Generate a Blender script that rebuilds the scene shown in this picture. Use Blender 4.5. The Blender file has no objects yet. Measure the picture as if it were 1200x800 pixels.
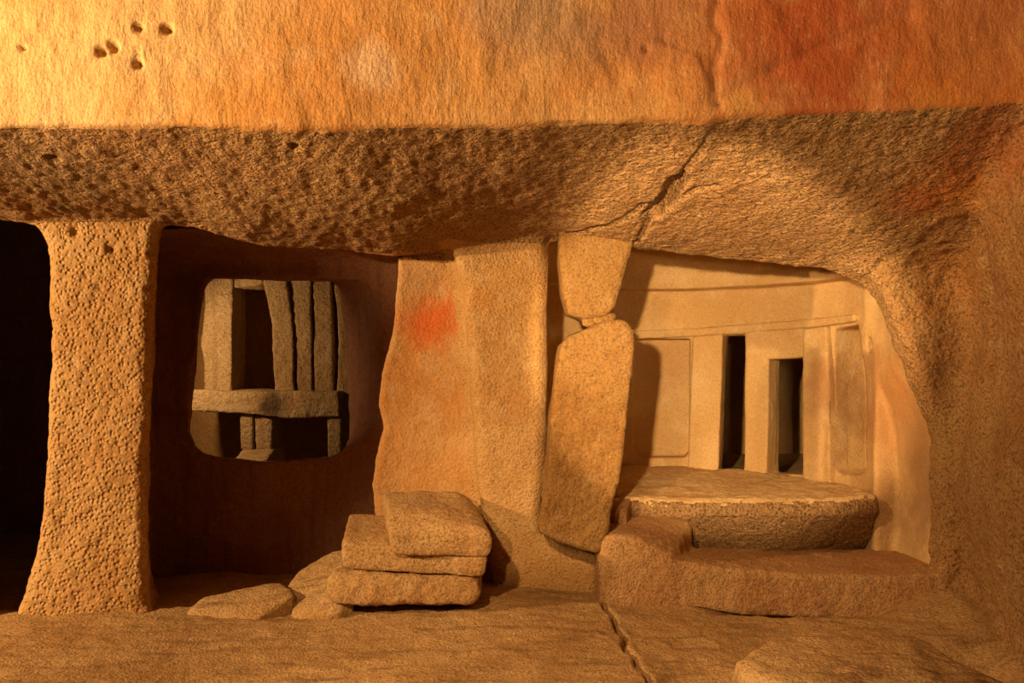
import bpy, bmesh, math
import numpy as np
from mathutils import Vector

# ------------------------------------------------------------------ camera
F, PX, PY, H = 1040.0, 600.0, 430.0, 1.25      # focal length / horizon in 1200x800 pixels, eye height
scene = bpy.context.scene
C = scene.collection
cam_d = bpy.data.cameras.new('camera')
cam_d.sensor_width = 36.0
cam_d.lens = 36.0 * F / 1200.0
cam_d.shift_y = (PY - 400.0) / 1200.0
cam_d.clip_start = 0.05
cam = bpy.data.objects.new('camera', cam_d)
cam.location = (0, 0, H)
cam.rotation_euler = (math.pi / 2, 0, 0)
C.objects.link(cam)
scene.camera = cam

# ------------------------------------------------------------------ world, lamps, exposure
w = bpy.data.worlds.new('world')
scene.world = w
w.use_nodes = True
w.node_tree.nodes['Background'].inputs[0].default_value = (1.0, 0.72, 0.62, 1)
w.node_tree.nodes['Background'].inputs[1].default_value = 0.004
vs = scene.view_settings
vs.view_transform = 'Standard'
vs.look = 'None'
vs.gamma = 1.0
vs.use_curve_mapping = False
vs.exposure = 0.0
WARM = (1.0, 0.63, 0.34)


def spot(name, loc, target, watts, angle, blend=0.5, radius=0.05, color=WARM):
    d = bpy.data.lights.new(name, 'SPOT')
    d.energy = watts
    d.color = color
    d.spot_size = math.radians(angle)
    d.spot_blend = blend
    d.shadow_soft_size = radius
    o = bpy.data.objects.new(name, d)
    o.location = loc
    o.rotation_euler = (Vector(target) - Vector(loc)).to_track_quat('-Z', 'Y').to_euler()
    C.objects.link(o)
    return o


spot('flood_lamp', (-5.3, 2.35, 2.05), (-0.6, 4.4, 1.1), 1250, 66, 0.4, 0.07)
spot('unseen_wall_spot', (-5.0, 0.4, 2.0), (-0.4, 3.6, 3.15), 1700, 46, 0.8, 0.07)
spot('unseen_wall_spot', (0.5, 0.5, 1.4), (1.25, 3.9, 2.25), 185, 56, 1.0, 0.07)  # unseen fill added to lift the right upper wall and lintel
spot('pillar_lamp', (-0.9, 0.6, 1.5), (0.10, 4.8, 1.0), 345, 26, 0.5, 0.05)
spot('floor_fill', (-1.3, 0.3, 2.9), (0.3, 3.95, 0.0), 680, 44, 0.8, 0.07)  # unseen fill added to brighten the floor and sill
spot('shrine_lamp', (-0.42, 0.35, 1.68), (1.46, 5.9, 1.30), 1480, 26, 0.3, 0.05, (1.0, 0.66, 0.37))
spot('window_room_lamp', (-2.45, 5.95, 1.45), (-1.5, 6.8, 1.1), 36, 140, 0.6, 0.06)


# ------------------------------------------------------------------ numpy helpers
def P(px, py, Y):
    return np.array([(px - PX) * Y / F, Y, H + (PY - py) * Y / F])


def hash3(ix, iy, iz, seed):
    n = (ix.astype(np.uint32) * np.uint32(374761393) + iy.astype(np.uint32) * np.uint32(668265263)
         + iz.astype(np.uint32) * np.uint32(2147483647) + np.uint32(seed * 1274126177 & 0xffffffff))
    n = (n ^ (n >> np.uint32(13))) * np.uint32(1274126177)
    n = n ^ (n >> np.uint32(16))
    return (n & np.uint32(0xffff)).astype(np.float32) / 32767.5 - 1.0


def noise(p, scale, seed=0):
    q = p * np.asarray(scale, dtype=np.float32) + 1000.0
    i = np.floor(q).astype(np.int64)
    f = (q - i).astype(np.float32)
    u = f * f * (3 - 2 * f)
    r = 0
    for a in (0, 1):
        wx = u[:, 0] if a else 1 - u[:, 0]
        for b in (0, 1):
            wy = u[:, 1] if b else 1 - u[:, 1]
            for c in (0, 1):
                wz = u[:, 2] if c else 1 - u[:, 2]
                r = r + wx * wy * wz * hash3(i[:, 0] + a, i[:, 1] + b, i[:, 2] + c, seed)
    return r


def fbm(p, scale, octaves=3, seed=0, gain=0.5):
    r, a, s = 0, 1.0, np.asarray(scale, dtype=np.float32)
    for k in range(octaves):
        r = r + a * noise(p, s, seed + k * 7)
        a *= gain
        s = s * 2.03
    return r


def smin(a, b, k):
    h = np.clip(0.5 + 0.5 * (b - a) / k, 0, 1)
    return b * (1 - h) + a * h - k * h * (1 - h)


def smax(a, b, k):
    return -smin(-a, -b, k)


def sd_poly(x, z, pts):
    pts = np.asarray(pts, dtype=np.float32)
    d = np.full(x.shape, 1e9, dtype=np.float32)
    s = np.ones(x.shape, dtype=np.float32)
    n = len(pts)
    for i in range(n):
        a, b = pts[i], pts[i - 1]
        ex, ez = b[0] - a[0], b[1] - a[1]
        wx, wz = x - a[0], z - a[1]
        t = np.clip((wx * ex + wz * ez) / (ex * ex + ez * ez + 1e-12), 0, 1)
        d = np.minimum(d, (wx - ex * t) ** 2 + (wz - ez * t) ** 2)
        c1 = z >= a[1]
        c2 = z < b[1]
        c3 = ex * wz > ez * wx
        flip = (c1 & c2 & c3) | (~c1 & ~c2 & ~c3)
        s = np.where(flip, -s, s)
    return s * np.sqrt(d)


def extrude(x, z, y, pts, y0, y1, r):
    d2 = sd_poly(x, z, pts) + r
    dy = np.abs(y - (y0 + y1) / 2) - (y1 - y0) / 2 + r
    return np.minimum(np.maximum(d2, dy), 0) + np.hypot(np.maximum(d2, 0), np.maximum(dy, 0)) - r


def xz(pix, Y):
    return [((px - PX) * Y / F, H + (PY - py) * Y / F) for px, py in pix]


def hull_planes(points):
    bm = bmesh.new()
    for p in points:
        bm.verts.new([float(c) for c in p])
    bmesh.ops.convex_hull(bm, input=bm.verts)
    bm.normal_update()
    bmesh.ops.recalc_face_normals(bm, faces=bm.faces)
    cen = np.mean(np.array(points), axis=0)
    out = []
    for f in bm.faces:
        n = np.array(f.normal)
        o = np.array(f.verts[0].co)
        if np.dot(n, o - cen) < 0:
            n = -n
        if all(np.dot(n, q[0]) < 0.9995 for q in out):
            out.append((n, float(np.dot(n, o))))
    bm.free()
    return out


def hull_sdf(points, k=0.015):
    pl = hull_planes(points)

    def f(p):
        ds = np.stack([p @ n.astype(np.float32) - np.float32(o) for n, o in pl])
        m = ds.max(axis=0)
        return m + k * np.log(np.exp((ds - m) / k).sum(axis=0)) - 0.5 * k
    return f


def seg_dist(p, poly):
    d = np.full(len(p), 1e9, dtype=np.float32)
    for a, b in zip(poly[:-1], poly[1:]):
        a, b = np.asarray(a, np.float32), np.asarray(b, np.float32)
        e = b - a
        t = np.clip((p - a) @ e / max(float(e @ e), 1e-9), 0, 1)
        d = np.minimum(d, np.linalg.norm(p - a - t[:, None] * e, axis=1))
    return d


def raycast(px, py, f, y0=2.0, y1=8.0):
    ys = np.arange(y0, y1, 0.005)
    pts = np.stack([(px - PX) / F * ys, ys, H + (PY - py) / F * ys], axis=1).astype(np.float32)
    d = f(pts)
    i = np.argmax(d < 0)
    return pts[i]


def surface(f, lo, hi, h):
    """surface nets on a narrow band: returns verts, quads"""
    lo, hi = np.array(lo, float), np.array(hi, float)
    B = 8
    nb = np.ceil((hi - lo) / h / B).astype(int)
    n = nb * B
    ax = [lo[i] + h * np.arange(n[i]) for i in range(3)]
    bc = [lo[i] + h * (np.arange(nb[i]) * B + (B - 1) / 2) for i in range(3)]
    G = np.stack(np.meshgrid(*bc, indexing='ij'), axis=-1).reshape(-1, 3).astype(np.float32)
    d = f(G)
    act = np.abs(d) < h * B * 0.87 * 1.8 + 0.01
    V = np.repeat(d[:, None], B ** 3, axis=1).astype(np.float32)
    off = np.stack(np.meshgrid(*[h * (np.arange(B) - (B - 1) / 2)] * 3, indexing='ij'), axis=-1).reshape(-1, 3).astype(np.float32)
    idx = np.nonzero(act)[0]
    for k in range(0, len(idx), 2000):
        ii = idx[k:k + 2000]
        pts = (G[ii][:, None, :] + off[None]).reshape(-1, 3)
        V[ii] = f(pts).reshape(len(ii), -1)
    V = V.reshape(nb[0], nb[1], nb[2], B, B, B).transpose(0, 3, 1, 4, 2, 5).reshape(n)
    I = V < 0
    cnt = np.zeros(n - 1, np.int8)
    for a in (0, 1):
        for b in (0, 1):
            for c in (0, 1):
                cnt += I[a:n[0] - 1 + a, b:n[1] - 1 + b, c:n[2] - 1 + c]
    cells = np.argwhere((cnt > 0) & (cnt < 8))
    vid = np.full(n - 1, -1, np.int32)
    vid[tuple(cells.T)] = np.arange(len(cells))
    acc = np.zeros((len(cells), 3))
    num = np.zeros(len(cells))
    cor = [(a, b, c) for a in (0, 1) for b in (0, 1) for c in (0, 1)]
    for p in cor:
        for a in range(3):
            if p[a]:
                continue
            q = list(p)
            q[a] = 1
            v0 = V[tuple((cells + p).T)]
            v1 = V[tuple((cells + q).T)]
            m = (v0 < 0) != (v1 < 0)
            t = np.where(m, v0 / np.where(m, v0 - v1, 1), 0)
            pos = np.array(p)[None] + t[:, None] * (np.array(q) - np.array(p))[None]
            acc[m] += pos[m]
            num[m] += 1
    verts = lo + h * (cells + acc / num[:, None])
    quads = []
    for a in range(3):
        b, c = (a + 1) % 3, (a + 2) % 3
        s0 = [slice(None)] * 3
        s1 = [slice(None)] * 3
        s0[a] = slice(0, -1)
        s1[a] = slice(1, None)
        ch = I[tuple(s0)] != I[tuple(s1)]
        e = np.argwhere(ch)
        ok = (e[:, b] > 0) & (e[:, c] > 0) & (e[:, b] < n[b] - 1) & (e[:, c] < n[c] - 1)
        e = e[ok]
        ins = I[tuple(e.T)]
        ob, oc = np.zeros(3, int), np.zeros(3, int)
        ob[b], oc[c] = 1, 1
        q = np.stack([vid[tuple((e - ob - oc).T)], vid[tuple((e - oc).T)], vid[tuple(e.T)], vid[tuple((e - ob).T)]], axis=1)
        q[~ins] = q[~ins][:, ::-1]
        quads.append(q)
    return verts.astype(np.float32), np.concatenate(quads)


def vnormals(v, q):
    fn = np.cross(v[q[:, 2]] - v[q[:, 0]], v[q[:, 3]] - v[q[:, 1]])
    N = np.zeros_like(v)
    for k in range(4):
        for a in range(3):
            N[:, a] += np.bincount(q[:, k], weights=fn[:, a], minlength=len(v)).astype(np.float32)
    return N / np.maximum(np.linalg.norm(N, axis=1, keepdims=True), 1e-12)


def mesh_obj(name, v, q, mat, parent=None, N=None, base=True):
    used = np.unique(q)
    mp = np.full(len(v), -1, np.int64)
    mp[used] = np.arange(len(used))
    vv, qq = v[used].astype(np.float32), mp[q].astype(np.int32)
    org = np.zeros(3)
    if base:
        org = np.array([(vv[:, 0].min() + vv[:, 0].max()) / 2, (vv[:, 1].min() + vv[:, 1].max()) / 2, vv[:, 2].min()])
    if parent is not None:
        org = np.array(parent.location)
    me = bpy.data.meshes.new(name)
    me.vertices.add(len(vv))
    me.vertices.foreach_set('co', (vv - org.astype(np.float32)).ravel())
    k = qq.shape[1]
    me.loops.add(qq.size)
    me.loops.foreach_set('vertex_index', qq.ravel())
    me.polygons.add(len(qq))
    me.polygons.foreach_set('loop_start', np.arange(0, qq.size, k, dtype=np.int32))
    me.polygons.foreach_set('loop_total', np.full(len(qq), k, np.int32))
    me.polygons.foreach_set('use_smooth', np.ones(len(qq), bool))
    me.update(calc_edges=True)
    me.validate()
    if N is not None:
        me.normals_split_custom_set_from_vertices(N[used].tolist())
    me.materials.append(mat)
    o = bpy.data.objects.new(name, me)
    if parent is not None:
        o.parent = parent
    else:
        o.location = org
    C.objects.link(o)
    return o


def tag(o, label=None, cat=None, group=None, kind=None):
    if label:
        o['label'] = label
    if cat:
        o['category'] = cat
    if group:
        o['group'] = group
    if kind:
        o['kind'] = kind
    return o


def thing(name, loc, label, cat, group=None, kind=None):
    o = bpy.data.objects.new(name, None)
    o.location = loc
    o.empty_display_size = 0.1
    C.objects.link(o)
    return tag(o, label, cat, group, kind)


def rough(v, q, amp=0.008, scale=6.0, seed=1, fine=0.003):
    N = vnormals(v, q)
    d = amp * fbm(v, scale, 3, seed) + fine * fbm(v, 34.0, 2, seed + 3)
    return v + N * d[:, None]


def stone(name, points, mat, h=0.012, k=0.015, amp=0.008, scale=6.0, seed=1, fine=0.003, parent=None, f=None, extra=None):
    pts = np.array(points)
    f = f or hull_sdf(pts, k)
    g = (lambda p: extra(p, f(p))) if extra else f
    v, q = surface(g, pts.min(0) - 0.06, pts.max(0) + 0.06, h)
    return mesh_obj(name, rough(v, q, amp, scale, seed, fine), q, mat, parent)


def prism(pix, Yf, depth, Yb=None):
    """outline in pixels at its front distance, straight back into the rock"""
    out = []
    for px, py in pix:
        p = P(px, py, Yf)
        out += [p, p + np.array([0, depth, 0])]
    return out


# ------------------------------------------------------------------ materials
def rock_mat(name, c1, c2, c3, big=1.3, mid=7.0, speck=0.35, bumps=(), stains=(), rough_v=0.92, streak=None):
    m = bpy.data.materials.new(name)
    m.use_nodes = True
    nt = m.node_tree
    nd, ln = nt.nodes, nt.links
    bsdf = nd['Principled BSDF']
    bsdf.inputs['Roughness'].default_value = rough_v
    bsdf.inputs['Specular IOR Level'].default_value = 0.15
    geo = nd.new('ShaderNodeNewGeometry')
    pos = geo.outputs['Position']

    def mapped(sc, rot=(0, 0, 0)):
        mp = nd.new('ShaderNodeMapping')
        mp.inputs['Scale'].default_value = sc
        mp.inputs['Rotation'].default_value = rot
        ln.new(pos, mp.inputs['Vector'])
        return mp.outputs['Vector']

    def noise_n(scale, detail=4, rough_n=0.6, vec=None, dist=0.0):
        n = nd.new('ShaderNodeTexNoise')
        n.inputs['Scale'].default_value = scale
        n.inputs['Detail'].default_value = detail
        n.inputs['Roughness'].default_value = rough_n
        n.inputs['Distortion'].default_value = dist
        ln.new(vec or pos, n.inputs['Vector'])
        return n.outputs['Fac']

    def ramp(fac, lo, hi, a=0.0, b=1.0):
        r = nd.new('ShaderNodeMapRange')
        r.interpolation_type = 'SMOOTHSTEP'
        r.inputs['From Min'].default_value = lo
        r.inputs['From Max'].default_value = hi
        r.inputs['To Min'].default_value = a
        r.inputs['To Max'].default_value = b
        ln.new(fac, r.inputs['Value'])
        return r.outputs['Result']

    def mix(fac, a, b, mode='MIX'):
        x = nd.new('ShaderNodeMix')
        x.data_type = 'RGBA'
        x.blend_type = mode
        for sock, val in ((x.inputs[0], fac), (x.inputs[6], a), (x.inputs[7], b)):
            if hasattr(val, 'links'):
                ln.new(val, sock)
            elif isinstance(val, (int, float)):
                sock.default_value = val
            else:
                sock.default_value = (*val, 1)
        return x.outputs[2]

    def math_n(op, a, b):
        x = nd.new('ShaderNodeMath')
        x.operation = op
        for sock, val in ((x.inputs[0], a), (x.inputs[1], b)):
            if hasattr(val, 'links'):
                ln.new(val, sock)
            else:
                sock.default_value = val
        return x.outputs[0]

    col = mix(ramp(noise_n(big, 5), 0.38, 0.62), c1, c2)
    col = mix(ramp(noise_n(mid, 5, 0.7), 0.48, 0.72, 0, 0.8), col, c3)
    if streak:
        col = mix(ramp(noise_n(1.0, 4, 0.6, mapped(streak[0], streak[1])), 0.48, 0.7, 0, streak[3]), col, streak[2])
    wob = noise_n(3.0, 5, 0.65)
    for (cen, rad, sc, amt) in stains:
        vd = nd.new('ShaderNodeVectorMath')
        vd.operation = 'DISTANCE'
        ln.new(pos, vd.inputs[0])
        vd.inputs[1].default_value = [float(t) for t in cen]
        dist = math_n('ADD', math_n('DIVIDE', vd.outputs['Value'], rad), math_n('MULTIPLY', math_n('SUBTRACT', wob, 0.5), 2.6))
        col = mix(ramp(dist, 0.1, 1.25, amt, 0.0), col, sc)
    sp = ramp(noise_n(75, 3, 0.7), 0.46, 0.64, 0, min(1.0, speck * 1.25))
    col = mix(sp, col, tuple(0.32 * t for t in c2))
    sp2 = ramp(noise_n(42, 3, 0.7), 0.58, 0.72, 0, speck * 0.8)
    col = mix(sp2, col, tuple(min(1, 1.35 * t + 0.03) for t in c1))
    ln.new(col, bsdf.inputs['Base Color'])
    hgt = None
    for b in bumps:
        kind, sc, amt = b[:3]
        if kind == 'noise':
            s = noise_n(sc, 4, 0.65)
        elif kind == 'dir':
            s = noise_n(1.0, 3, 0.6, mapped(b[3], b[4]))
        elif kind == 'pit':
            v = nd.new('ShaderNodeTexVoronoi')
            v.feature = 'SMOOTH_F1'
            v.inputs['Scale'].default_value = sc
            v.inputs['Smoothness'].default_value = 0.3
            ln.new(pos, v.inputs['Vector'])
            s = ramp(v.outputs['Distance'], 0.05, 0.6)
        s = math_n('MULTIPLY', s, amt)
        hgt = s if hgt is None else math_n('ADD', hgt, s)
    if hgt is not None:
        bp = nd.new('ShaderNodeBump')
        bp.inputs['Distance'].default_value = 1.0
        bp.inputs['Strength'].default_value = 1.0
        ln.new(hgt, bp.inputs['Height'])
        ln.new(bp.outputs['Normal'], bsdf.inputs['Normal'])
    return m


OCH1, OCH2, OCH3 = (0.56, 0.345, 0.125), (0.47, 0.255, 0.08), (0.60, 0.40, 0.17)
RED = (0.36, 0.085, 0.025)
ORANGE = (0.52, 0.20, 0.035)
GREY = (0.40, 0.28, 0.16)

# ------------------------------------------------------------------ the carved rock mass of the hall
YB = ([-3.6, -1.9, -0.1, 0.6, 1.5, 2.0, 3.2], [4.5, 4.56, 4.9, 4.86, 4.78, 4.7, 4.6])


def yb(X):
    return np.interp(X, *YB)


def at_facade(px, py):
    Y = 4.8
    for _ in range(20):
        Y = float(yb((px - PX) * Y / F))
    return P(px, py, Y)


_zb = [at_facade(*t) for t in [(-150, 250), (0, 256), (40, 262), (185, 262), (235, 268), (300, 284), (370, 292), (430, 298), (465, 301),
                               (500, 298), (530, 291), (580, 284), (640, 280), (740, 292), (860, 305), (930, 312), (985, 318), (1020, 322), (1300, 330)]]
ZBX, ZBZ = [p[0] for p in _zb], [p[2] for p in _zb]
_ze = [P(px, py, 3.6) for px, py in [(-200, 145), (0, 145), (400, 146), (600, 143), (760, 138), (830, 136), (850, 131), (1000, 126), (1200, 115), (1350, 105)]]
ZEX, ZEZ = [p[0] for p in _ze], [p[2] for p in _ze]
PIL_L = xz([(20, 215), (40, 258), (53, 285), (57, 330), (57, 430), (54, 530), (47, 605), (37, 660), (24, 705), (10, 745), (195, 745), (178, 716),
            (173, 690), (171, 600), (173, 500), (177, 400), (181, 320), (185, 270), (200, 215)], 4.52)
PIL_C = xz([(505, 235), (526, 283), (540, 340), (550, 430), (556, 540), (566, 620), (578, 680), (580, 740), (715, 740), (704, 690), (703, 655), (668, 645), (640, 625),
            (634, 606), (640, 560), (642, 450), (642, 330), (643, 290), (655, 235)], 4.86)
JAMB = xz([(466, 240), (465, 322), (461, 385), (448, 440), (444, 475), (450, 500), (441, 538), (436, 568), (440, 600), (452, 720), (620, 720), (620, 240)], 5.06)
OPEN_R = [(1000, 314), (1022, 328), (1039, 350), (1056, 388), (1073, 432), (1092, 480), (1103, 522), (1108, 590), (1107, 650), (1099, 712)]
RIGHT = xz([(985, 230)] + OPEN_R + [(1095, 800), (1500, 800), (1500, 230)], 4.58)


def rock(p):
    X, Y, Z = p[:, 0], p[:, 1], p[:, 2]
    YBx, ze, zb = yb(X), np.interp(X, ZEX, ZEZ), np.interp(X, ZBX, ZBZ)
    t = (Y - 3.6) / (YBx - 3.6)
    tt = np.clip(t, 0, 1)
    s = ze + (zb - ze) * (tt + 0.12 * np.sin(math.pi * tt)) + np.maximum(t - 1, 0) * 1.1 * 0.45
    low = (s - Z) * 0.92
    front = 3.6 + 0.03 * (Z - 2.24) - 0.35 * np.maximum(Z - 2.7, 0) ** 1.5 - Y
    top = smax(smax(low, front, 0.012), Y - 5.3, 0.02)
    pl = extrude(X + 0.40 * np.clip(Y - 4.54, 0, 0.6), Z, Y, PIL_L, 4.5, 5.02, 0.06)
    pc = extrude(X, Z, Y, PIL_C, 4.86, 5.25, 0.07)
    jb = extrude(X, Z, Y, JAMB, 5.05, 5.6, 0.03)
    rs = extrude(X, Z, Y, RIGHT, 4.58, 4.76, 0.05)
    xw = np.interp(Y, [2.5, 3.3, 3.9, 4.3, 4.7], [2.35, 2.16, 2.17, 2.27, 2.34])
    side = (xw + 0.04 * np.sin(5 * Z + 1) + 0.06 * np.exp(-((Y - 4.22 - 0.04 * np.sin(6 * Z)) / 0.055) ** 2) * np.clip((Z - 0.75) / 0.2, 0, 1) - X)
    side = np.maximum(side, Y - 4.85)
    right = smin(rs, side, 0.12)
    d = smin(top, pl, 0.05)
    d = smin(smin(d, jb, 0.12), pc, 0.06)
    return smin(d, right, 0.11)


CRACK = [raycast(px, py, rock) for px, py in [(842, 122), (836, 150), (824, 172), (806, 195), (799, 208), (780, 235), (762, 255), (745, 285), (736, 297)]]
GASH = [raycast(px, py, rock) for px, py in [(797, 213), (785, 232), (765, 252)]]
CRACK2 = [raycast(px, py, rock) for px, py in [(790, 240), (812, 226), (838, 220)]]
CRACK3 = [raycast(px, py, rock) for px, py in [(758, 240), (725, 258), (690, 268), (640, 284)]]
CRACK_UP = [raycast(px, py, rock) for px, py in [(840, 122), (838, 85), (845, 50), (838, 20), (842, 0), (845, -30)]]
CRACK_UP2 = [raycast(px, py, rock) for px, py in [(842, 118), (880, 95), (930, 70), (1000, 40), (1060, 20)]]
PITS = [(raycast(px, py, rock), r) for px, py, r in [(120, 61, 0.020), (133, 56, 0.022), (163, 33, 0.016), (196, 34, 0.020), (162, 75, 0.018), (162, 65, 0.010), (162, 57, 0.008), (757, 57, 0.012), (27, 57, 0.012),
                                                   (62, 184, 0.022), (346, 170, 0.018)]]
PILPITS = [(raycast(px, py, rock), r) for px, py, r in [(115, 337, 0.020), (130, 292, 0.022), (88, 272, 0.026), (163, 305, 0.015)]]

BX = 0.0125
v, q = surface(rock, (-3.5, 3.15, -0.15), (2.75, 5.6, 3.25), BX)
N = vnormals(v, q)
cen = v[q].mean(axis=1)


def classify(c):
    X, Y, Z = c[:, 0], c[:, 1], c[:, 2]
    ze = np.interp(X, ZEX, ZEZ)
    lab = np.zeros(len(c), np.int8)                       # 0 lintel
    lab[(Z > ze - 0.012) & (Y < 4.2)] = 1                 # 1 upper wall
    u = PX + F * X / Y
    zpil = 1.985
    lab[(X < -1.55) & (Z < zpil) & (Y > 4.3) & (Y < 5.1)] = 2
    zc = 1.925
    pc = (X > -0.42) & (X < 0.62) & (Z < zc) & (Y > 4.7)
    lab[pc & (sd_poly(X, Z, PIL_C) < 0.05)] = 3
    lab[(X < 0.3) & (X > -1.2) & (Z < 1.86) & (Y > 4.75) & (lab != 3)] = 4
    rt = X + 0.8 * np.maximum(0, 2.0 - Z) > 2.05
    lab[(X > 1.45) & (Z < 2.26) & rt & ((Z < 1.85) | (X > 2.0)) & (lab != 1)] = 5
    return lab


lab = classify(cen)
# ---- displacement of every vertex along its normal
vl = classify(v)
d = 0.012 * fbm(v, 2.2, 3, 5)
d += np.where(vl == 0, 0.003 * fbm(v, (9, 6, 12), 2, 11) + 0.005 * fbm(v, (34, 22, 38), 2, 15), 0)
d += np.where(vl == 1, 0.004 * fbm(v, (16, 16, 9), 3, 21), 0)
d += np.where((vl == 2), 0.006 * fbm(v, 11, 2, 31) + 0.005 * noise(v, 42, 33), 0)
d += np.where((vl == 3) | (vl == 4), 0.005 * fbm(v, 7, 3, 41) + 0.002 * noise(v, 38, 43), 0)
d += np.where(vl == 5, 0.010 * fbm(v, (6, 6, 4), 3, 51) + 0.009 * fbm(v, 22, 2, 53), 0)
wig = 0.004 * noise(v, 30, 61)
m = (vl <= 1)
vm = v[m]
g = np.zeros(len(vm), np.float32)
for poly, wd, dp in ((CRACK, 0.013, 0.030), (CRACK2, 0.014, 0.025), (CRACK3, 0.016, 0.022), (CRACK_UP, 0.02, 0.014), (CRACK_UP2, 0.03, 0.012)):
    g = np.maximum(g, dp * np.exp(-((seg_dist(vm, poly) + wig[m]) / wd) ** 2))
g = np.maximum(g, 0.10 * np.exp(-((seg_dist(vm, GASH) + wig[m]) / 0.042) ** 4))
d[m] -= g
for c_, r_, k_ in [(a, b, 2.0) for a, b in PITS] + [(a, b, 0.9) for a, b in PILPITS]:
    d -= np.where(np.linalg.norm(v - c_, axis=1) < 0.2, k_ * r_ * np.exp(-(np.linalg.norm(v - c_, axis=1) / r_) ** 4), 0)
# a flake has come off the upper wall left of the crack
FLK = [P(px, py, 3.6) for px, py in [(560, 100), (590, 88), (640, 72), (700, 58), (760, 44), (815, 66), (838, 112)]]
zf = np.interp(v[:, 0], [p[0] for p in FLK], [p[2] for p in FLK]) + 0.02 * noise(v, 9, 67)
inx = (v[:, 0] > FLK[0][0]) & (v[:, 0] < FLK[-1][0])
d -= np.where((vl == 1) & inx, 0.008 * np.clip((v[:, 2] - zf) / 0.018, 0, 1) * np.clip((v[:, 0] - FLK[0][0]) / 0.15, 0, 1), 0)
v = v + N * d[:, None]
N = vnormals(v, q)

U = lambda px, py: raycast(px, py, rock)
M_UP = rock_mat('ochre_wall_rock', (0.62, 0.39, 0.145), (0.54, 0.28, 0.075), (0.66, 0.46, 0.21), 1.0, 5.0, 0.22,
                bumps=[('dir', 0, 0.006, (55, 55, 22), (0, 0.15, 0)), ('noise', 90, 0.004), ('noise', 14, 0.006)],
                stains=[(U(890, 60), 0.55, RED, 0.75), (U(1080, 30), 0.75, RED, 0.8), (U(1120, 95), 0.45, ORANGE, 0.8), (U(970, 65), 0.45, RED, 0.75),
                        (U(720, 60), 0.55, ORANGE, 0.6), (U(450, 90), 0.7, ORANGE, 0.4), (U(640, 5), 0.30, GREY, 0.75), (U(760, 12), 0.28, (0.30, 0.15, 0.08), 0.6),
                        (U(1180, 10), 0.35, (0.33, 0.15, 0.06), 0.6), (U(440, 75), 0.12, (0.7, 0.5, 0.28), 0.7), (U(80, 70), 0.5, (0.68, 0.47, 0.2), 0.6), (U(870, 122), 0.10, (0.62, 0.36, 0.10), 0.6)])
TOOL = (0, 0.9, 0)
MAIN_STAINS = [(U(1110, 220), 0.28, ORANGE, 0.85), (U(1160, 170), 0.26, RED, 0.7), (U(1060, 235), 0.16, RED, 0.5), (U(1120, 330), 0.3, ORANGE, 0.35),
               (U(60, 200), 0.35, (0.30, 0.20, 0.09), 0.55), (U(75, 245), 0.09, (0.25, 0.19, 0.085), 0.8), (U(960, 160), 0.4, (0.38, 0.24, 0.09), 0.3)]
M_LINTEL = rock_mat('rough_brown_rock', (0.49, 0.29, 0.105), (0.42, 0.23, 0.08), (0.54, 0.345, 0.145), 1.6, 9.0, 0.75,
                    bumps=[('dir', 0, 0.030, (36, 36, 80), TOOL), ('noise', 60, 0.022), ('noise', 16, 0.014)], stains=MAIN_STAINS)
M_RIGHT = rock_mat('pocked_ochre_rock', (0.43, 0.25, 0.085), (0.36, 0.185, 0.058), (0.47, 0.30, 0.12), 1.6, 7.0, 0.6,
                   bumps=[('noise', 62, 0.020), ('noise', 14, 0.016), ('pit', 40, 0.005)],
                   stains=MAIN_STAINS + [(U(1168, 330), 0.14, (0.27, 0.10, 0.05), 0.6), (U(1185, 420), 0.16, (0.33, 0.17, 0.07), 0.6)])
M_PITTED = rock_mat('pitted_ochre_rock', (0.57, 0.35, 0.125), (0.49, 0.27, 0.085), (0.60, 0.40, 0.17), 1.6, 6.0, 0.3,
                    bumps=[('pit', 46, 0.009), ('noise', 75, 0.006), ('noise', 14, 0.008)])
M_PILLAR = rock_mat('fine_ochre_rock', (0.58, 0.355, 0.125), (0.50, 0.28, 0.085), (0.61, 0.41, 0.17), 1.6, 6.0, 0.32,
                    bumps=[('noise', 75, 0.015), ('pit', 60, 0.003), ('noise', 30, 0.010), ('noise', 9, 0.010)],
                    stains=[(U(565, 350), 0.10, ORANGE, 0.35), (U(600, 470), 0.10, ORANGE, 0.3)])
M_JAMB = rock_mat('ochre_rock_with_red_stain', (0.56, 0.33, 0.115), (0.50, 0.25, 0.07), (0.58, 0.37, 0.16), 1.6, 6.0, 0.25,
                  bumps=[('noise', 60, 0.010), ('noise', 24, 0.008), ('noise', 7, 0.012)],
                  stains=[(U(508, 372), 0.20, (0.58, 0.11, 0.015), 0.85), (U(490, 330), 0.12, (0.45, 0.25, 0.1), 0.5), (U(480, 440), 0.2, ORANGE, 0.4)])

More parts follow.
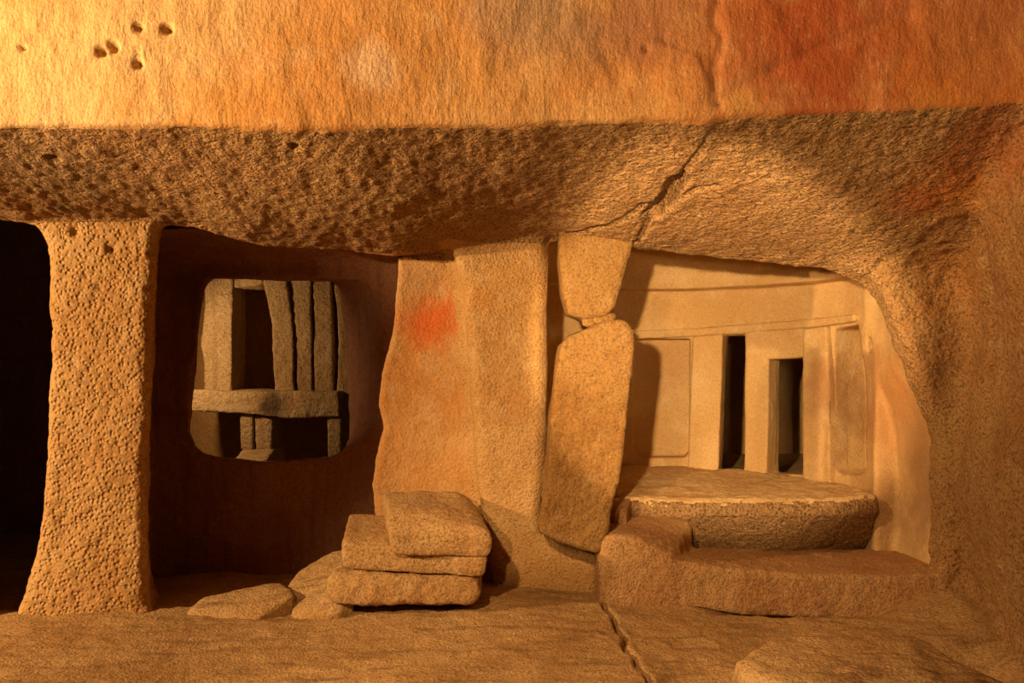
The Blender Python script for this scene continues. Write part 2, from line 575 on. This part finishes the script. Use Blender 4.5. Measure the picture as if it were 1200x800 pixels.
o = mesh_obj('wall_front', v, q[lab == 1], M_UP, N=N)
tag(o, 'bright ochre upper wall of dressed rock with small drilled holes and red stains', kind='structure')
o = mesh_obj('wall_right', v, q[lab == 5], M_RIGHT, N=N)
tag(o, 'pocked ochre side wall with orange stains beside the shrine opening', kind='structure')
o = mesh_obj('wall_jamb', v, q[lab == 4], M_JAMB, N=N)
tag(o, 'smooth ochre rock face with a red stain between recess and pillar', kind='structure')
o = mesh_obj('rock_lintel', v, q[lab == 0], M_LINTEL, N=N)
tag(o, 'rough brown tooled rock lintel over the openings, split by a dark crack', 'lintel')
o = mesh_obj('rock_pillar', v, q[lab == 2], M_PITTED, N=N)
tag(o, 'thick ochre rock pillar covered in small pits beside the black opening', 'pillar')
o = mesh_obj('rock_pillar', v, q[lab == 3], M_PILLAR, N=N)
tag(o, 'ochre rock pillar behind the stacked stones, beside the leaning slab', 'pillar')
del v, q, N, cen, lab, vl, d

# ------------------------------------------------------------------ floor
CR_F = [np.array([(px - PX) / F, 1, (PY - py) / F]) * (H / ((py - PY) / F)) + np.array([0, 0, H]) for px, py in
        [(702, 690), (703, 700), (709, 708), (708, 716), (719, 724), (722, 736), (733, 745), (731, 757), (744, 768), (746, 780), (757, 788), (765, 805), (790, 850)]]


def floor_z(x, y):
    p = np.stack([x, y, np.zeros_like(x)], axis=1).astype(np.float32)
    z = 0.016 * fbm(p, 1.5, 3, 71) + 0.006 * fbm(p, (9, 12, 9), 3, 73) + 0.003 * fbm(p, 30, 2, 75)
    z += 0.05 * np.exp(-((x + 0.35) / 0.9) ** 2 - ((y - 4.7) / 0.4) ** 2)
    z -= 0.004 / (1 + np.exp(-(x - 0.53 - 0.08 * (4.3 - y)) / 0.012))
    z += 0.10 * np.clip((x - 1.75) / 0.5, 0, 1) ** 2 * np.clip((y - 4.15) / 0.35, 0, 1)
    z -= 0.09 * np.exp(-((x - 1.5) / 0.42) ** 4 - ((y - 4.62) / 0.10) ** 2)
    z -= 0.20 * np.exp(-((x - 1.95) / 0.22) ** 4 - ((y - 3.62) / 0.38) ** 4)  # hollow beside the boulder, added to deepen its cast shadow
    z -= 0.05 * np.exp(-((x - 0.75) / 0.16) ** 2 - ((y - 3.3) / 0.5) ** 2)
    z -= 0.06 * np.clip((-1.75 - x) / 0.4, 0, 1) * np.clip((y - 4.6) / 0.3, 0, 1)
    w_ = 0.006 * noise(p, 25, 77)
    dd = seg_dist(np.stack([x, y, np.zeros_like(x)], 1).astype(np.float32), [c * np.array([1, 1, 0]) for c in CR_F])
    z -= 0.07 * np.exp(-((dd + 1.3 * np.abs(w_)) / 0.011) ** 2)
    return z


gx = np.concatenate([np.arange(-7.0, -3.0, 0.1), np.arange(-3.0, 0.40, 0.0175), np.arange(0.40, 1.0, 0.008), np.arange(1.0, 3.0, 0.0175)])
gy = np.concatenate([np.arange(-2.0, 3.0, 0.08), np.arange(3.0, 5.3, 0.0175), np.arange(5.3, 9.2, 0.06)])
XX, YY = np.meshgrid(gx, gy, indexing='ij')
ZZ = floor_z(XX.ravel(), YY.ravel())
fv = np.stack([XX.ravel(), YY.ravel(), ZZ], axis=1).astype(np.float32)
ids = np.arange(len(fv)).reshape(XX.shape)
fq = np.stack([ids[:-1, :-1], ids[1:, :-1], ids[1:, 1:], ids[:-1, 1:]], axis=-1).reshape(-1, 4)
M_FLOOR = rock_mat('trodden_floor_rock', (0.52, 0.325, 0.12), (0.44, 0.255, 0.085), (0.56, 0.37, 0.155), 2.0, 8.0, 0.45,
                   bumps=[('noise', 80, 0.010), ('noise', 40, 0.008), ('noise', 12, 0.014)],
                   streak=((3, 14, 3), (0, 0, 0.2), (0.25, 0.14, 0.05), 0.75))
tag(mesh_obj('floor', fv, fq, M_FLOOR, base=False), 'worn ochre rock floor of the hall with a long crack', kind='structure')

# ------------------------------------------------------------------ hall shell outside the frame
M_SHELL = rock_mat('plain_rock', OCH2, OCH2, OCH1, bumps=[('noise', 12, 0.03)])


def slab_box(name, lo, hi, mat, label, amp=0.02, h=0.08, base=False):
    lo, hi = np.array(lo, float), np.array(hi, float)
    cc, hh = (lo + hi) / 2, (hi - lo) / 2

    def f(p):
        a = np.abs(p - cc) - hh
        return np.minimum(a.max(1), 0) + np.linalg.norm(np.maximum(a, 0), axis=1)
    v, q = surface(f, lo - 2 * h, hi + 2 * h, h)
    o = mesh_obj(name, rough(v, q, amp, 2.0, 5), q, mat, base=base)
    return tag(o, label, kind='structure')


slab_box('ceiling', (-7.0, -2.0, 3.12), (2.9, 3.4, 3.3), M_SHELL, 'rock ceiling of the hall')
LIGHT_BLOCK = [(-6.4, 4.46), (-2.68, 4.46), (-3.45, 5.75), (-6.4, 6.2)]  # unseen mass added to keep the flood out of the left passage
pts = [(x, y, z) for x, y in LIGHT_BLOCK for z in (-0.1, 2.2)]
tag(stone('wall_left_light_block', pts, M_SHELL, 0.06, 0.03, 0.0, 2.0, 5, 0.0), 'unseen rock mass added beyond the black opening to block light', kind='structure')
slab_box('wall_back', (-4.4, 7.3, -0.1), (-0.45, 7.45, 2.6), M_SHELL, 'rock wall at the back of the window room')

# ------------------------------------------------------------------ recess wall with the window
WIN = xz([(240, 325), (330, 327), (398, 328), (404, 400), (408, 470), (411, 530), (380, 538), (300, 541), (262, 537), (232, 528), (222, 505), (224, 460), (232, 395)], 5.78)
WIN_SPLAY = xz([(240, 325), (425, 326), (441, 335), (447, 400), (446, 470), (438, 500), (418, 524), (380, 538), (300, 541), (262, 537), (232, 528), (222, 505), (224, 460), (232, 395)], 5.36)


def recess(p):
    X, Y, Z = p[:, 0], p[:, 1], p[:, 2]
    front = 5.36 + 0.12 * np.clip((-1.5 - X) / 0.6, 0, 1) - 0.10 * np.clip((X + 0.85) / 0.35, 0, 1) - Y
    body = np.maximum(front, Y - 5.80)
    ret = np.maximum(np.maximum(X + 2.26, -2.46 - X), np.maximum(4.95 - Y, Y - 5.8))  # unseen return behind the pillar, added to keep the flood off the recess
    roof = np.maximum(1.90 + 0.25 * np.clip(5.36 - Y, -0.5, 1) - Z, Y - 5.80)
    s = smin(smin(body, ret, 0.08), roof, 0.06)
    t = np.clip((Y - 5.36) / 0.42, 0, 1)
    hole = sd_poly(X, Z, WIN) * t + sd_poly(X, Z, WIN_SPLAY) * (1 - t)
    return smax(s, -hole, 0.015)


v, q = surface(recess, (-2.52, 4.9, -0.15), (-0.35, 5.9, 2.35), 0.016)
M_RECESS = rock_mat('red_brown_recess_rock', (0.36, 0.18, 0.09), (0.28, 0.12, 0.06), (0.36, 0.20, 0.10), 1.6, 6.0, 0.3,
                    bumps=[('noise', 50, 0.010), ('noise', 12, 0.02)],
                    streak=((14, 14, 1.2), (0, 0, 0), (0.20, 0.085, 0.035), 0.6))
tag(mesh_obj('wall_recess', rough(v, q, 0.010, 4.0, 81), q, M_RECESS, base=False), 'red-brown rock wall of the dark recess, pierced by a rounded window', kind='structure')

# ---- stones of the room seen through the window
M_POST = rock_mat('pale_brown_stone', (0.50, 0.34, 0.15), (0.42, 0.26, 0.10), (0.54, 0.38, 0.19), 2.0, 8.0, 0.45,
                  bumps=[('noise', 45, 0.014), ('noise', 12, 0.02)], streak=((12, 12, 1.5), (0, 0, 0), (0.26, 0.15, 0.06), 0.5))
YS = 6.7
_slabpt = P(322, 472, YS - 0.12)
M_SLAB = rock_mat('streaked_stone', (0.50, 0.34, 0.15), (0.43, 0.27, 0.10), (0.55, 0.39, 0.19), 2.0, 8.0, 0.4,
                  bumps=[('noise', 45, 0.014), ('noise', 12, 0.02)],
                  stains=[(_slabpt, 0.12, (0.06, 0.035, 0.02), 0.9), (P(345, 472, YS - 0.12), 0.05, (0.40, 0.07, 0.03), 0.7)])


def wstone(name, pix, Y, depth, label, cat, seed, mat=None, group=None, k=0.012):
    poly = xz(pix, Y)
    f = lambda p: extrude(p[:, 0], p[:, 2], p[:, 1], poly, Y, Y + depth, k)
    return tag(stone(name, prism(pix, Y, depth), mat or M_POST, 0.013, k, 0.007, 7, seed, 0.003, f=f), label, cat, group)


wstone('standing_stone', [(241, 318), (273, 318), (271, 462), (239, 462), (236, 400)], YS, 0.35, 'upright stone post at one end of the horizontal slab, beside the dark alcove', 'stone', 101)
wstone('capstone', [(272.5, 320), (306.5, 318), (308, 331), (300, 336), (272.5, 337)], YS + 0.02, 0.3, 'small curved capstone bridging the dark alcove in the window room', 'stone', 102)
wstone('curved_post', [(306, 318), (334, 318), (343, 380), (345, 462), (321, 462), (319, 380)], YS + 0.03, 0.28, 'leaning curved stone post edging the dark alcove', 'stone', 103)
wstone('standing_stone', [(336, 318), (364, 318), (366, 462), (347, 462), (345, 380)], YS + 0.06, 0.28, 'broad upright stone next to the curved post in the window room', 'stone', 104)
wstone('standing_stone', [(366, 318), (387, 318), (390, 380), (391, 462), (368, 462)], YS + 0.08, 0.28, 'upright stone beside the narrow dark slit in the window room', 'stone', 105)
wstone('edge_post', [(390, 318), (425, 318), (425, 480), (394, 480), (397, 400)], YS + 0.02, 0.585, 'narrow stone post beyond the dark slit in the window room', 'stone', 106)
wstone('horizontal_slab', [(215, 457), (397, 459), (398, 489), (330, 490), (280, 484), (215, 481)], YS - 0.14, 0.5, 'long horizontal stone slab with a black streak inside the window room', 'slab', 107, M_SLAB)
wstone('support_post', [(280, 482), (296, 482), (297, 527.5), (281, 527.5)], YS - 0.10, 0.3, 'short stone post carrying the long slab, next to the black hollow', 'post', 108)
wstone('support_post', [(299, 486), (320, 488), (318, 527.5), (300, 527.5)], YS - 0.09, 0.3, 'short stone post carrying the long slab, twin of its neighbour past a slit', 'post', 109)
wstone('support_post', [(384, 488), (400, 488), (400, 628), (384, 628)], YS - 0.10, 0.3, 'short stone post under the far end of the long slab', 'post', 110)
_bt = [P(272, 541, YS - .35), P(312, 541, YS - .35), P(282, 526, YS - .1), P(322, 526, YS - .1)]
_bt += [p + np.array([0, 0.32, 0]) for p in _bt[2:]]
tag(stone('base_stone', _bt + [np.array([p[0], p[1], -0.03]) for p in _bt],
          M_POST, 0.013, 0.01, 0.005, 7, 111), 'flat base stone at the foot of the twin short posts', 'stone')

# ------------------------------------------------------------------ the shrine chamber (round room behind the right opening)
CX, CY, R = 1.0, 5.2, 1.14


def wall_hit(px):
    a = (px - PX) / F
    # |(aY-CX, Y-CY)| = R, far root
    A, Bq, Cq = a * a + 1, -2 * (a * CX + CY), CX * CX + CY * CY - R * R
    Y = (-Bq + math.sqrt(max(Bq * Bq - 4 * A * Cq, 0))) / (2 * A)
    return a * Y, Y


def SZ(px, py):
    X, Y = wall_hit(px)
    return R * math.atan2(X - CX, Y - CY), H + (PY - py) * Y / F


def unwrap(p):
    dx, dy = p[:, 0] - CX, p[:, 1] - CY
    return R * np.arctan2(dx, dy), np.hypot(dx, dy), p[:, 2]


NICHE = [SZ(*t) for t in [(744, 397), (809, 396), (808, 528), (803, 536), (752, 537), (744, 530)]]
GAP = [SZ(*t) for t in [(848, 393), (873, 392), (875, 556), (842, 553)]]
DOOR = [SZ(*t) for t in [(902, 420), (945, 419), (946, 556), (900, 556)]]
SLOT = [SZ(*t) for t in [(977, 386), (1004, 381), (1013, 440), (1014, 550), (1008, 556), (985, 556), (978, 550)]]
OPN = xz([(500, 240), (960, 240)] + [(a + 6, b - 3) for a, b in OPEN_R] + [(1104, 760), (500, 760)], 4.6)


HOLE = SZ(1018, 404)


def shrine(p):
    s, rho, z = unwrap(p)
    X, Y = p[:, 0], p[:, 1]
    rz = R - np.where(z > 1.80, 0.085, 0) - 0.5 * np.maximum(z - 1.9, 0)
    air = smax(rho - rz, z - 2.2, 0.02)
    air = smin(air, extrude(X, z, Y, OPN, 4.3, 5.22, 0.03), 0.03)
    for poly, dep in ((NICHE, 0.14), (GAP, 0.4), (DOOR, 0.4), (SLOT, 0.28)):
        air = smin(air, extrude(s, z, rho, poly, R - 0.3, R + dep, 0.02), 0.008)
    air = np.minimum(air, np.maximum(np.sqrt((s - HOLE[0]) ** 2 + ((z - HOLE[1]) * 0.7) ** 2) - 0.032, np.abs(rho - R) - 0.14))
    # the dark room behind doorway and gap
    back = np.maximum(np.maximum(np.maximum(1.15 - X, X - 3.9), np.maximum(6.02 - Y, Y - 8.5)), np.maximum(0.42 - z, z - 1.75))
    back = np.maximum(back, R + 0.17 - rho)
    return -np.minimum(air, back)


v, q = surface(shrine, (-0.35, 4.70, -0.1), (4.1, 8.7, 2.4), 0.015)
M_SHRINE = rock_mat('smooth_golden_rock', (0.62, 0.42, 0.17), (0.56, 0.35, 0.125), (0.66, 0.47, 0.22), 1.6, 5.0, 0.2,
                    bumps=[('noise', 60, 0.006), ('noise', 14, 0.008)],
                    stains=[(P(785, 430, 6.45), 0.22, (0.50, 0.27, 0.10), 0.6), ((lambda a: (a[0], a[1], 1.05))(wall_hit(998)), 0.42, (0.30, 0.155, 0.06), 0.8),  # the entry on the slot paints its shade into the colour
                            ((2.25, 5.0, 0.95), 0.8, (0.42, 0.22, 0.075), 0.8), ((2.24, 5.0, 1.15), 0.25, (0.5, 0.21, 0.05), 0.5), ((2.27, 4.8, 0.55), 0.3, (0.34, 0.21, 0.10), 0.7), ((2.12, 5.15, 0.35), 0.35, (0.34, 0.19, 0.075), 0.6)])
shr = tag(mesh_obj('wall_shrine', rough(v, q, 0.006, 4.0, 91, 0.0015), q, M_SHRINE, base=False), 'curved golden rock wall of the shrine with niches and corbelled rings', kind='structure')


def shrine_piece(name, poly, r0, r1, label, cat, seed, parent=None, rad=0.012, mat=None):
    def f(p):
        s, rho, z = unwrap(p)
        return extrude(s, z, rho, poly, r0, r1, rad)
    a = np.array(poly)
    th = np.linspace(a[:, 0].min(), a[:, 0].max(), 20) / R
    xs = np.concatenate([CX + rr * np.sin(th) for rr in (r0, r1)])
    ys = np.concatenate([CY + rr * np.cos(th) for rr in (r0, r1)])
    v, q = surface(f, (xs.min() - .04, ys.min() - .04, a[:, 1].min() - .04), (xs.max() + .04, ys.max() + .04, a[:, 1].max() + .04), 0.011)
    o = mesh_obj(name, rough(v, q, 0.004, 5, seed, 0.0015), q, mat or M_SHRINE, parent)
    return tag(o, label, cat)


fas_lo = [(700, 398), (780, 396), (850, 392), (900, 388), (950, 384), (1006, 377)]
fas_hi = [(1006, 367), (950, 374), (900, 378), (850, 382), (780, 386), (700, 388)]
tag(shrine_piece('trim_1', [SZ(*t) for t in fas_lo + fas_hi], R - 0.035, R + 0.05, 'thin raised moulding running along the curved shrine wall above its niches', None, 201), kind='structure')
shrine_piece('pilaster', [SZ(*t) for t in [(812, 394), (849, 391), (843, 556), (806, 556)]], R - 0.05, R + 0.1, 'flat golden pilaster between the shallow niche and the dark gap', None, 202, shr)
X0, Y0 = wall_hit(924)
door = thing('door_1', (X0, Y0, 0.45), 'carved golden trilithon frame around the small black doorway', None, kind='structure')
shrine_piece('jamb', [SZ(*t) for t in [(875, 388), (903, 420), (902, 500), (900, 558), (873, 558)]], R - 0.03, R + 0.12, None, None, 203, door)
shrine_piece('jamb', [SZ(*t) for t in [(945, 385), (974, 382), (978, 470), (978, 568), (945, 562)]], R - 0.045, R + 0.12, None, None, 204, door)
shrine_piece('lintel', [SZ(*t) for t in [(874, 388), (947, 384), (947, 419), (874, 423)]], R - 0.028, R + 0.12, None, None, 205, door)
xh, yh = wall_hit(1018)

# ---- platform, pocket floor, steps and sill
M_PLAT = rock_mat('grainy_brown_rock', (0.43, 0.26, 0.10), (0.36, 0.20, 0.07), (0.47, 0.30, 0.125), 2.0, 8.0, 0.7,  # front kept darker than the top, its shade put into the colour
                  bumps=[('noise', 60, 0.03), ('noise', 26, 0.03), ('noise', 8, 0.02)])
ZP = 0.50


def plat(p):
    X, Y, Z = p[:, 0], p[:, 1], p[:, 2]
    yf = 5.08 + 0.10 * np.clip((X - 1.3) / 0.7, 0, 2) ** 2 + 0.06 * np.clip((1.0 - X) / 0.4, 0, 1) + 0.75 * np.clip(0.40 - Z, 0, 1) - 0.05
    d = smax(yf - Y, Z - ZP - 0.04 * (Y - 5.2), 0.09)
    d = smax(d, 0.60 - X, 0.03)
    d = smax(d, np.hypot(X - CX, Y - CY) - R - 0.004, 0.01)
    return d


v, q = surface(plat, (0.45, 4.9, 0.0), (2.2, 6.35, 0.65), 0.013)
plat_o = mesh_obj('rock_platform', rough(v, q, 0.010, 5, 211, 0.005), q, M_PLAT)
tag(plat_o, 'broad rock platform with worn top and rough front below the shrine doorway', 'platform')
plat_o.data.materials.append(rock_mat('worn_lit_top_rock', (0.62, 0.42, 0.17), (0.54, 0.33, 0.12), (0.66, 0.47, 0.22), 2.0, 6.0, 0.3, bumps=[('noise', 60, 0.004), ('noise', 12, 0.006)]))  # worn smooth; the lighter colour paints in light falling from above
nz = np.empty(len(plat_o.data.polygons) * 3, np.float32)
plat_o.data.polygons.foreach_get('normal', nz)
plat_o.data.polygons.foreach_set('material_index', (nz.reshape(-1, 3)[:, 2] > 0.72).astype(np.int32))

M_SILL = rock_mat('reddish_grainy_rock', (0.58, 0.345, 0.13), (0.52, 0.265, 0.095), (0.62, 0.41, 0.175), 2.0, 8.0, 0.45,
                  bumps=[('noise', 95, 0.014), ('noise', 45, 0.012), ('noise', 10, 0.012)])
SILL = xz([(702, 652), (790, 655), (850, 664), (930, 671), (1040, 674), (1150, 668), (1150, 720), (1040, 726), (900, 722), (800, 712), (703, 706)], 4.64)


_b = [(0.47, 4.63, 0.375), (0.60, 4.62, 0.375), (0.84, 4.62, 0.275), (1.04, 5.12, 0.37), (0.62, 5.12, 0.42), (0.47, 5.12, 0.42)]
step_f = hull_sdf(_b + [(x, y, -0.05) for x, y, z in _b], 0.012)


def sill(p):
    X, Y, Z = p[:, 0], p[:, 1], p[:, 2]
    a = extrude(X, Z, Y, SILL, 4.62, 5.3, 0.025)
    return smin(a, step_f(p), 0.03)


v, q = surface(sill, (0.38, 4.5, -0.15), (2.5, 5.4, 0.5), 0.013)
tag(mesh_obj('stone_sill', rough(v, q, 0.008, 5, 221, 0.004), q, M_SILL), 'long reddish rock sill with a raised step across the foot of the shrine opening', 'sill')
# small step block, its slanting end turned away from the lamp
pts = [(0.52, 4.86, 0.47), (0.625, 4.86, 0.47), (0.685, 5.10, 0.50), (0.52, 5.10, 0.50)]
tag(stone('step_block', pts + [(x, y, 0.34) for x, y, z in pts], M_SILL, 0.012, 0.008, 0.005, 7, 231), 'small upper rock step right behind the leaning slab', 'step')

# ------------------------------------------------------------------ broken pillar: leaning slab and hanging stump
M_BROKEN = rock_mat('deep_ochre_rock', (0.29, 0.16, 0.045), (0.225, 0.112, 0.027), (0.335, 0.20, 0.07), 2.0, 7.0, 0.4,
                    bumps=[('noise', 60, 0.014), ('noise', 26, 0.014), ('noise', 8, 0.016)])
SL = xz([(656, 404), (668, 392), (716, 374), (734, 375), (745, 388), (742, 420), (741, 440), (736, 480), (733, 520), (727, 560), (718, 600), (709, 640), (700, 649), (655, 636), (631, 624), (636, 590), (642, 540), (646, 480), (651, 430)], 4.64)
slab_f = lambda p: extrude(p[:, 0], p[:, 2], p[:, 1], SL, 4.64, 4.86, 0.022)
v, q = surface(slab_f, (0.1, 4.55, 0.2), (0.75, 4.95, 1.6), 0.011)
tag(mesh_obj('leaning_slab', rough(v, q, 0.008, 6, 241, 0.004), q, M_BROKEN), 'tall broken ochre slab leaning between the pillar and the shrine opening', 'slab')
ST = xz([(655, 262), (655, 300), (660, 345), (666, 367), (686, 375), (712, 371), (722, 360), (732, 325), (743, 285), (746, 262)], 4.72)
st_f = lambda p: extrude(p[:, 0], p[:, 2], p[:, 1], ST, 4.72, 5.02, 0.03)
v, q = surface(st_f, (0.15, 4.6, 1.45), (0.75, 5.1, 2.08), 0.012)
tag(mesh_obj('hanging_stump', rough(v, q, 0.006, 6, 251, 0.003), q, M_BROKEN), 'tapering stump of a broken pillar hanging from the lintel above the slab', 'stump')

# ------------------------------------------------------------------ stacked stones by the pillar
M_BLOCK = rock_mat('weathered_block_stone', (0.54, 0.34, 0.125), (0.46, 0.26, 0.09), (0.58, 0.39, 0.17), 2.2, 8.0, 0.5,
                   bumps=[('noise', 85, 0.014), ('noise', 30, 0.010), ('noise', 12, 0.012)], stains=[(P(500, 600, 4.6), 0.12, (0.33, 0.23, 0.12), 0.5)])
tag(stone('stone_block', [P(451, 592, 4.45), P(455, 620, 4.32), P(575, 622, 4.34), P(580, 634, 4.36), P(574, 653, 4.36), P(458, 652, 4.33), P(448, 577, 4.86), P(537, 574, 4.88), P(560, 592, 4.86),
                          P(562, 609, 4.86), P(452, 604, 4.86)], M_BLOCK, 0.011, 0.012, 0.006, 6, 261), 'topmost worn block of the stone stack beside the pillar', 'stone block')
tag(stone('stone_block', [P(400, 636, 4.42), P(574, 652, 4.37), P(407, 601, 4.84), P(556, 609, 4.86), P(400, 667, 4.40), P(568, 677, 4.36), P(410, 632, 4.84), P(556, 636, 4.86)],
          M_BLOCK, 0.011, 0.012, 0.007, 6, 262), 'middle tilted block of the stone stack, jutting out toward the dark recess', 'stone block')
tag(stone('stone_block', [P(380, 690, 4.40), P(390, 672, 4.40), P(396, 666, 4.48), P(560, 676, 4.37), P(566, 692, 4.37), P(556, 708, 4.36), P(388, 709, 4.34), P(560, 637, 4.88), P(415, 634, 4.85), P(420, 690, 4.85), P(560, 690, 4.88)],
          M_BLOCK, 0.011, 0.012, 0.009, 6, 263, 0.006), 'lowest rough block of the stone stack with a dark gap beneath', 'stone block')

# ------------------------------------------------------------------ small wedges
for k, (px, py, w_, lb) in enumerate([(690, 377, 7, 'small wedge stone under the hanging stump, nearest the pillar'), (703, 375, 8, 'middle one of the small wedge stones packed under the hanging stump'),
                                      (714, 372, 7, 'small wedge stone under the hanging stump, on the shrine side')]):
    tag(stone('wedge_stone', [P(px + a * w_, py + b * 4.5, y) for a in (-1, 1) for b in (-1, 1) for y in (4.74, 4.82)], M_BROKEN, 0.007, 0.006, 0.003, 20, 281 + k),
        lb, 'stone', 'wedge stones under the stump')

# ------------------------------------------------------------------ low rocks
M_ROCK = rock_mat('floor_boulder_rock', (0.58, 0.375, 0.145), (0.50, 0.29, 0.10), (0.62, 0.43, 0.19), 2.0, 8.0, 0.4,
                  bumps=[('noise', 80, 0.010), ('noise', 40, 0.010), ('noise', 14, 0.014)], streak=((4, 22, 10), (0, 0, -0.5), (0.22, 0.12, 0.045), 0.75))
tag(stone('flat_rock', [P(216, 716, 4.50), P(238, 697, 4.62), P(330, 682, 4.80), P(350, 690, 4.5), P(300, 722, 4.35), P(216, 730, 4.5), P(238, 730, 4.7), P(330, 730, 4.85), P(350, 740, 4.5), P(300, 745, 4.35)],
          M_ROCK, 0.013, 0.016, 0.010, 5, 271), 'low flat rock rising from the floor before the dark recess', 'rock')
tag(stone('floor_rock', [P(330, 690, 4.70), P(345, 668, 4.85), P(372, 655, 4.95), P(384, 642, 5.0), P(410, 640, 5.0), P(415, 690, 4.45), P(395, 715, 4.35), P(340, 718, 4.40), P(330, 740, 4.6), P(384, 740, 5.0), P(415, 740, 4.45), P(340, 745, 4.4), P(415, 740, 5.0)],
          M_ROCK, 0.013, 0.02, 0.014, 5, 272), 'sloping hump of rock wedged against the stack of blocks', 'rock')
tag(stone('loose_stone', [P(8, 733, 4.45), P(22, 718, 4.5), P(34, 728, 4.45), P(36, 740, 4.42), P(10, 744, 4.42), P(22, 740, 4.56), P(8, 740, 4.56)],
          M_ROCK, 0.008, 0.008, 0.006, 14, 273), 'small loose stone at the foot of the pitted pillar', 'stone')
_top = [P(856, 770, 3.06), P(864, 757, 3.14), P(905, 743, 3.36), P(985, 735, 3.52), P(1064, 742, 3.54), P(1192, 806, 2.92), P(1130, 850, 2.62), P(985, 850, 2.60), P(935, 815, 2.74)]
tag(stone('foreground_boulder', _top + [np.array([p[0] * 1.0, p[1], -0.06]) for p in _top],
          M_ROCK, 0.012, 0.018, 0.014, 5, 274), 'large streaked boulder lying on the floor near the side wall', 'boulder')
